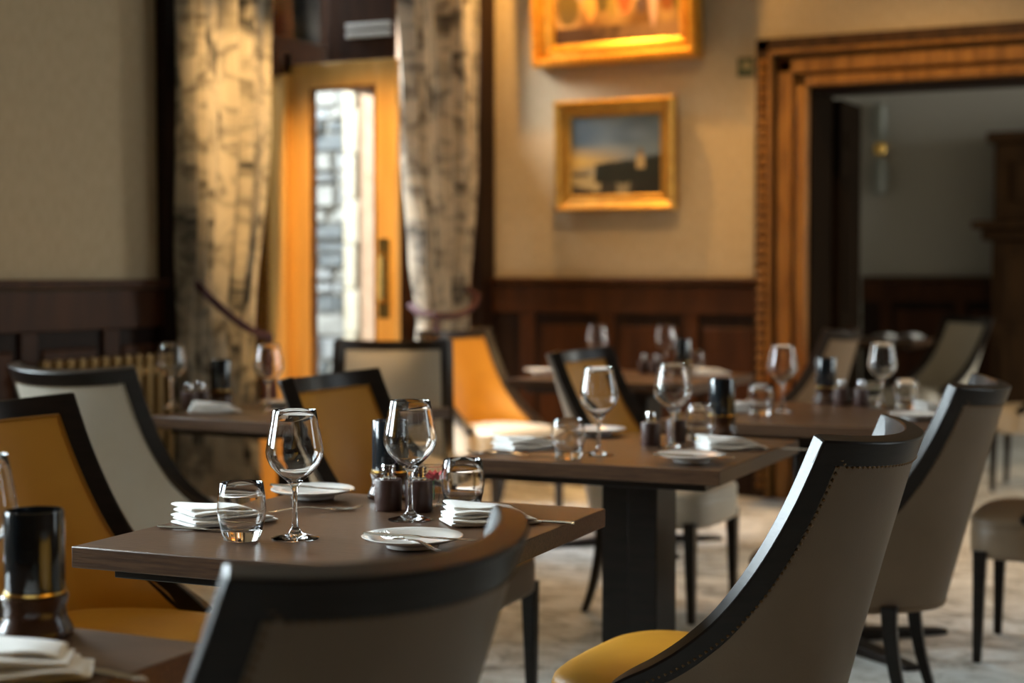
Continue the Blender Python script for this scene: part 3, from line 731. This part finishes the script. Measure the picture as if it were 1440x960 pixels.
def shaker():
    r = empty('shaker')
    q = MB(); q.lathe([(0, 0), (.0255, 0), (.0265, .002), (.0265, .058), (.0255, .0605), (.019, .0605), (.0185, .05), (0, .05)], 28); q.build('leather_sleeve', M['leather'], r)
    q = MB(); q.lathe([(0, .05), (.0165, .05), (.0165, .064), (.013, .067), (.013, .086), (.0115, .089), (0, .0895)], 20); cp = q.build('metal_cap', M['chrome'], r)
    q = MB()
    for k in range(10):
        for h_ in (.071, .077, .083):
            a = 2 * pi * k / 10; q.box(-.0016, .0016, -.0016, .0016, -.0016, .0016, Matrix.Translation((.0133 * cos(a), .0133 * sin(a), h_)) @ Matrix.Rotation(a, 4, 'Z'))
    tag(q.build('cap_knurling', M['leather'], cp, smooth=0), kind='stuff'); return r
def candle_lamp():
    r = empty('candle_holder')
    q = MB(); q.lathe([(0, 0), (.046, 0), (.0475, .004), (.045, .012), (.039, .024), (.0375, .036), (.041, .046), (.042, .051), (.036, .054), (0, .054)], 32); q.build('wooden_base', M['basewood'], r)
    q = MB(); q.lathe([(.034, .054), (.0395, .0545), (.0395, .058), (.034, .0585)], 32); q.build('brass_ring', M['brass'], r)
    q = MB(); q.lathe([(.032, .057), (.0368, .057), (.0372, .06), (.0372, .156), (.0362, .159), (.0345, .159), (.0342, .156), (.0342, .062), (0, .060)], 36); q.build('dark_glass_sleeve', M['blackglass'], r, smooth=50)
    q = MB(); q.lathe([(0, .061), (.018, .061), (.018, .10), (0, .101)], 16); q.build('candle', M['wax'], r); return r
def napkin():
    # one long cloth strip folded back and forth: rounded folds show at the front end
    r = empty('folded_napkin')
    nL, layers = 22, 5
    def layer_sec(k, v):     # closed section of layer k at length position v in 0..1
        w_ = .050 * (1 - .18 * v) ; sh = .012 * (k % 2) - .007 * k + .018 * (v - .3) * k / layers; z0 = .0012 + k * .0062 * (1 - .35 * v) + .004 * sin(pi * v) * k / layers
        t = .0029 * (1 - .3 * v); out = []
        for i in range(10): a = pi / 2 + pi * i / 9; out.append((-w_ + sh + t * cos(a) * 1.6, z0 + t + t * sin(a)))
        for i in range(10): a = -pi / 2 + pi * i / 9; out.append((w_ * (.92 - .05 * k) + sh + t * cos(a), z0 + t + .004 * sin(v * 4 + k) * 0 + t * sin(a)))
        return out
    for k in range(layers):
        q = MB(); secs = []
        for i in range(nL + 1):
            v = i / nL; L_ = .170 - .012 * k
            yy = -.085 + .004 * k + L_ * v
            rr = 1 if 0 < i < nL else .6
            s_ = layer_sec(k, v); cz_ = sum(p[1] for p in s_) / len(s_)
            wob = .0018 * sin(v * 7 + k * 2.1)
            secs.append([Vector((p[0], yy + .0015 * sin(p[0] * 60 + k), max(.0006, cz_ + (p[1] - cz_) * rr + wob * (k > 0) + .0016 * sin(p[0] * 45 + v * 5 + k)))) for p in s_])
        q.sweep(secs); q.build('fold', M['napkin'], r, smooth=70)
    return r
def knife(L_=.20):
    q = MB(); secs = []
    for i in range(22):
        t = i / 21; x = -L_ / 2 + L_ * t
        if t < .48: h_ = .0065 - .002 * sin(t / .48 * pi) + (0 if t > .02 else -.002); d = .0028
        else: u = (t - .48) / .52; h_ = (.0055 + .0045 * sin(min(1, u * 1.1) * pi * .75)) * (1 if u < .85 else max(.12, (1 - u) / .15)); d = .0009
        secs.append([Vector((x, h_ * cos(a), .0034 + d * sin(a))) for a in [k * pi / 4 for k in range(8)]])
    q.sweep(secs); return q.build('table_knife', M['steel'], smooth=60)
def fork(L_=.185):
    r = empty('table_fork'); q = MB(); secs = []
    for i in range(18):
        t = i / 17; x = -L_ / 2 + L_ * .70 * t; h_ = .0065 - .0042 * min(1, t * 1.3) if t < .85 else .0025 + .0095 * ((t - .85) / .15) ** .7
        z_ = .003 + .006 * sin(t * pi) ** 2 + (.008 * max(0, t - .8))
        secs.append([Vector((x, h_ * cos(a), z_ + .0014 * sin(a))) for a in [k * pi / 4 for k in range(8)]])
    q.sweep(secs); q.build('handle', M['steel'], r, smooth=60)
    for k in range(4):
        q = MB(); y_ = -.0095 + k * .00633; x0 = -L_ / 2 + L_ * .69
        q.tube([(x0, y_, .0045), (x0 + .018, y_, .002), (x0 + .038, y_, .0022), (x0 + .055, y_ * .92, .008)], [.0017, .0016, .0013, .0007], 6); q.build('tine', M['steel'], r)
    return r
def posy(petal):
    r = empty('posy_vase')
    q = MB(); q.lathe([(0, .001), (.020, .001), (.027, .006), (.036, .03), (.038, .048), (.033, .068), (.026, .080), (.0245, .0805), (.0245, .079), (.0315, .067), (.0362, .048), (.0342, .031), (.024, .011), (0, .010)], 10); q.build('faceted_glass', M['glass'], r, smooth=20)
    q = MB(); q.tube([(.004, 0, .012), (.002, .002, .04), (0, 0, .062)], .0016, 6); st = q.build('stem', M['stem'], r)
    for k in range(9):
        a = k * 2.4; rr = .005 + .0014 * k; q = MB(); G = []
        for i in range(5):
            for_ = []
            for j in range(5):
                u, v = (j - 2) / 2, i / 4
                for_.append(Vector((rr + .012 * v * (1 - u * u * .5), .010 * u * sin(pi * (v * .8 + .15)), .058 + .012 * v - .006 * u * u)))
            G.append(for_)
        T = Matrix.Rotation(a, 3, 'Z'); G = [[T @ p for p in row] for row in G]
        q.slab(G, [[p + Vector((0, 0, .0008)) for p in row] for row in G]); q.build('petal', petal, r, smooth=60)
    return r
p_wine, p_tum, p_plate, p_shk, p_can, p_nap, p_knife, p_fork = wineglass(), tumbler(), plate(), shaker(), candle_lamp(), napkin(), knife(), fork()
p_posy, p_posy2 = posy(M['pink']), posy(M['paleflower'])
GR = {'wine glass': 'stemmed wine glasses', 'tumbler': 'barrel tumblers', 'plate': 'white side plates', 'shaker': 'leather-sleeved salt and pepper shakers', 'candle holder': 'black candle holders', 'napkin': 'folded white napkins', 'knife': 'table knives', 'fork': 'table forks'}
def put(proto, cat, px, py, label, rz=0, z=.75, tilt=None):
    p = PZ(px, py, z); o = place(proto, (p.x, p.y, z + .0006), radians(rz), label, cat, GR.get(cat))
    if tilt: o.rotation_euler = (radians(tilt[0]), radians(tilt[1]), radians(rz))
    return o
W, T_, PL, SH, CA, NP, KN, FK = 'wine glass', 'tumbler', 'plate', 'shaker', 'candle holder', 'napkin', 'knife', 'fork'
# --- front table
put(p_wine, W, 415, 757, 'sharp wine glass at the left of the front table, nearest the tumbler')
put(p_wine, W, 577, 731, 'sharp wine glass at the middle of the front table, in front of the shakers')
put(p_tum, T_, 340, 761, 'empty barrel tumbler at the left of the front table, in front of the napkin')
put(p_tum, T_, 651, 719, 'barrel tumbler at the right of the shakers on the front table')
put(p_posy, 'vase', 608, 712, 'small glass vase with a pink flower behind the front table tumbler')
put(p_shk, SH, 546, 717, 'brown leather shaker left of the front wine glass stem')
put(p_shk, SH, 589, 719, 'brown leather shaker right behind the front wine glass stem')
put(p_can, CA, 549, 700, 'black candle holder behind the shakers on the front table')
put(p_plate, PL, 440, 701, 'white side plate at the back left corner of the front table')
put(p_plate, PL, 580, 770, 'white side plate on the near edge of the front table by the blurred chair')
put(p_nap, NP, 318, 735, 'folded white napkin behind the tumbler on the front table', rz=112 - 90 - 50)
put(p_nap, NP, 690, 735, 'folded white napkin beside the blurred chair back on the front table', rz=-48)
put(p_knife, KN, 292, 747, 'knife lying under the left napkin of the front table', rz=8)
put(p_knife, KN, 735, 734, 'knife handle at the right edge of the front table beyond the napkin', rz=188)
put(p_knife, KN, 440, 688, 'knife laid across the back left side plate', rz=2, z=.7735)
put(p_knife, KN, 590, 758, 'knife laid across the near side plate of the front table', rz=7, z=.7735)
put(p_fork, FK, 445, 719, 'fork on the table in front of the back left side plate', rz=45)
put(p_fork, FK, 575, 765, 'fork with gold reflections leaning on the near side plate of the front table', rz=150, z=.772)
# --- middle table
put(p_wine, W, 842, 640, 'wine glass at the left of the middle table, in front of the amber chair')
put(p_wine, W, 946, 630, 'wine glass at the centre of the middle table by the shakers')
put(p_tum, T_, 799, 646, 'tumbler at the left of the middle table beside its napkin')
put(p_tum, T_, 985, 620, 'tumbler in front of the candle holder on the middle table')
put(p_posy2, 'vase', 1008, 607, 'small glass vase with a pale flower next to the middle table candle holder')
put(p_shk, SH, 915, 626, 'leather shaker left of the second wine glass on the middle table')
put(p_shk, SH, 951, 621, 'leather shaker behind the second wine glass on the middle table')
put(p_can, CA, 1015, 611, 'black candle holder on the middle table right of its tumbler')
put(p_plate, PL, 838, 612, 'side plate at the back of the middle table by the left wine glass')
put(p_plate, PL, 972, 650, 'side plate at the near right corner of the middle table')
put(p_nap, NP, 746, 631, 'folded napkin at the left end of the middle table', rz=-30)
put(p_nap, NP, 1030, 632, 'folded napkin at the right end of the middle table', rz=-48)
put(p_knife, KN, 738, 640, 'knife beside the left napkin of the middle table', rz=5)
put(p_knife, KN, 1098, 632, 'knife at the far right edge of the middle table', rz=175)
put(p_knife, KN, 976, 643, 'knife laid across the near right plate of the middle table', rz=4, z=.7735)
put(p_fork, FK, 700, 640, 'fork at the left end of the middle table', rz=175)
# --- third table
put(p_wine, W, 1100, 580, 'wine glass at the left of the third table before the doorway frame')
put(p_wine, W, 1240, 574, 'wine glass at the right of the third table, in front of the far room')
put(p_tum, T_, 1069, 584, 'tumbler at the left end of the third table')
put(p_tum, T_, 1274, 575, 'tumbler at the right of the third table next to the wine glass')
put(p_posy2, 'vase', 1226, 570, 'round glass vase behind the shakers of the third table')
put(p_shk, SH, 1183, 570, 'left shaker on the third table')
put(p_shk, SH, 1211, 571, 'right shaker on the third table')
put(p_can, CA, 1161, 566, 'black candle holder on the third table')
put(p_plate, PL, 1288, 590, 'side plate at the near right of the third table by the chair frame')
put(p_nap, NP, 1046, 578, 'folded napkin at the left end of the third table', rz=-30)
put(p_nap, NP, 1326, 578, 'folded napkin at the right end of the third table behind the chair', rz=-48)
# --- farthest table
put(p_wine, W, 840, 524, 'far wine glass rising behind the amber-backed chair')
put(p_wine, W, 936, 525, 'far wine glass right of centre on the farthest table')
put(p_shk, SH, 906, 525, 'left shaker on the farthest table')
put(p_shk, SH, 924, 526, 'right shaker on the farthest table')
put(p_can, CA, 960, 526, 'candle holder on the farthest table behind its wine glass')
put(p_tum, T_, 978, 524, 'tumbler on the farthest table beside the candle holder')
put(p_plate, PL, 762, 525, 'plate at the left end of the farthest table')
put(p_nap, NP, 1000, 527, 'folded napkin at the right end of the farthest table', rz=-40)
# --- window table
put(p_can, CA, 311, 571, 'black candle holder on the window table in front of the left curtain')
put(p_shk, SH, 283, 574, 'left shaker on the window table')
put(p_shk, SH, 266, 576, 'far left shaker on the window table')
put(p_wine, W, 242, 573, 'wine glass at the left end of the window table')
put(p_wine, W, 378, 578, 'wine glass on the window table in front of the bright oak door post')
put(p_nap, NP, 302, 580, 'folded napkin at the front of the window table', rz=-50)
put(p_knife, KN, 352, 582, 'knife right of the napkin on the window table', rz=5)
put(p_plate, PL, 398, 572, 'side plate at the right end of the window table', rz=0)
# --- nearest table
put(p_can, CA, 50, 893, 'large blurred black candle holder in the bottom left corner')
put(p_nap, NP, 22, 950, 'blurred napkin in the bottom left corner', rz=-52)
put(p_knife, KN, 120, 943, 'blurred knife right of the bottom left napkin', rz=-6)
put(p_wine, W, -28, 880, 'wine glass cut off by the left edge of the picture')
# --- far room
for (px, nm) in ((1258, 'left'), (1294, 'right')): put(p_nap, NP, px - 14, 475, '%s folded white napkin on the far room table' % nm, rz=60)
put(p_wine, W, 1199, 478, 'glass glinting at the doorway edge on the far room table')
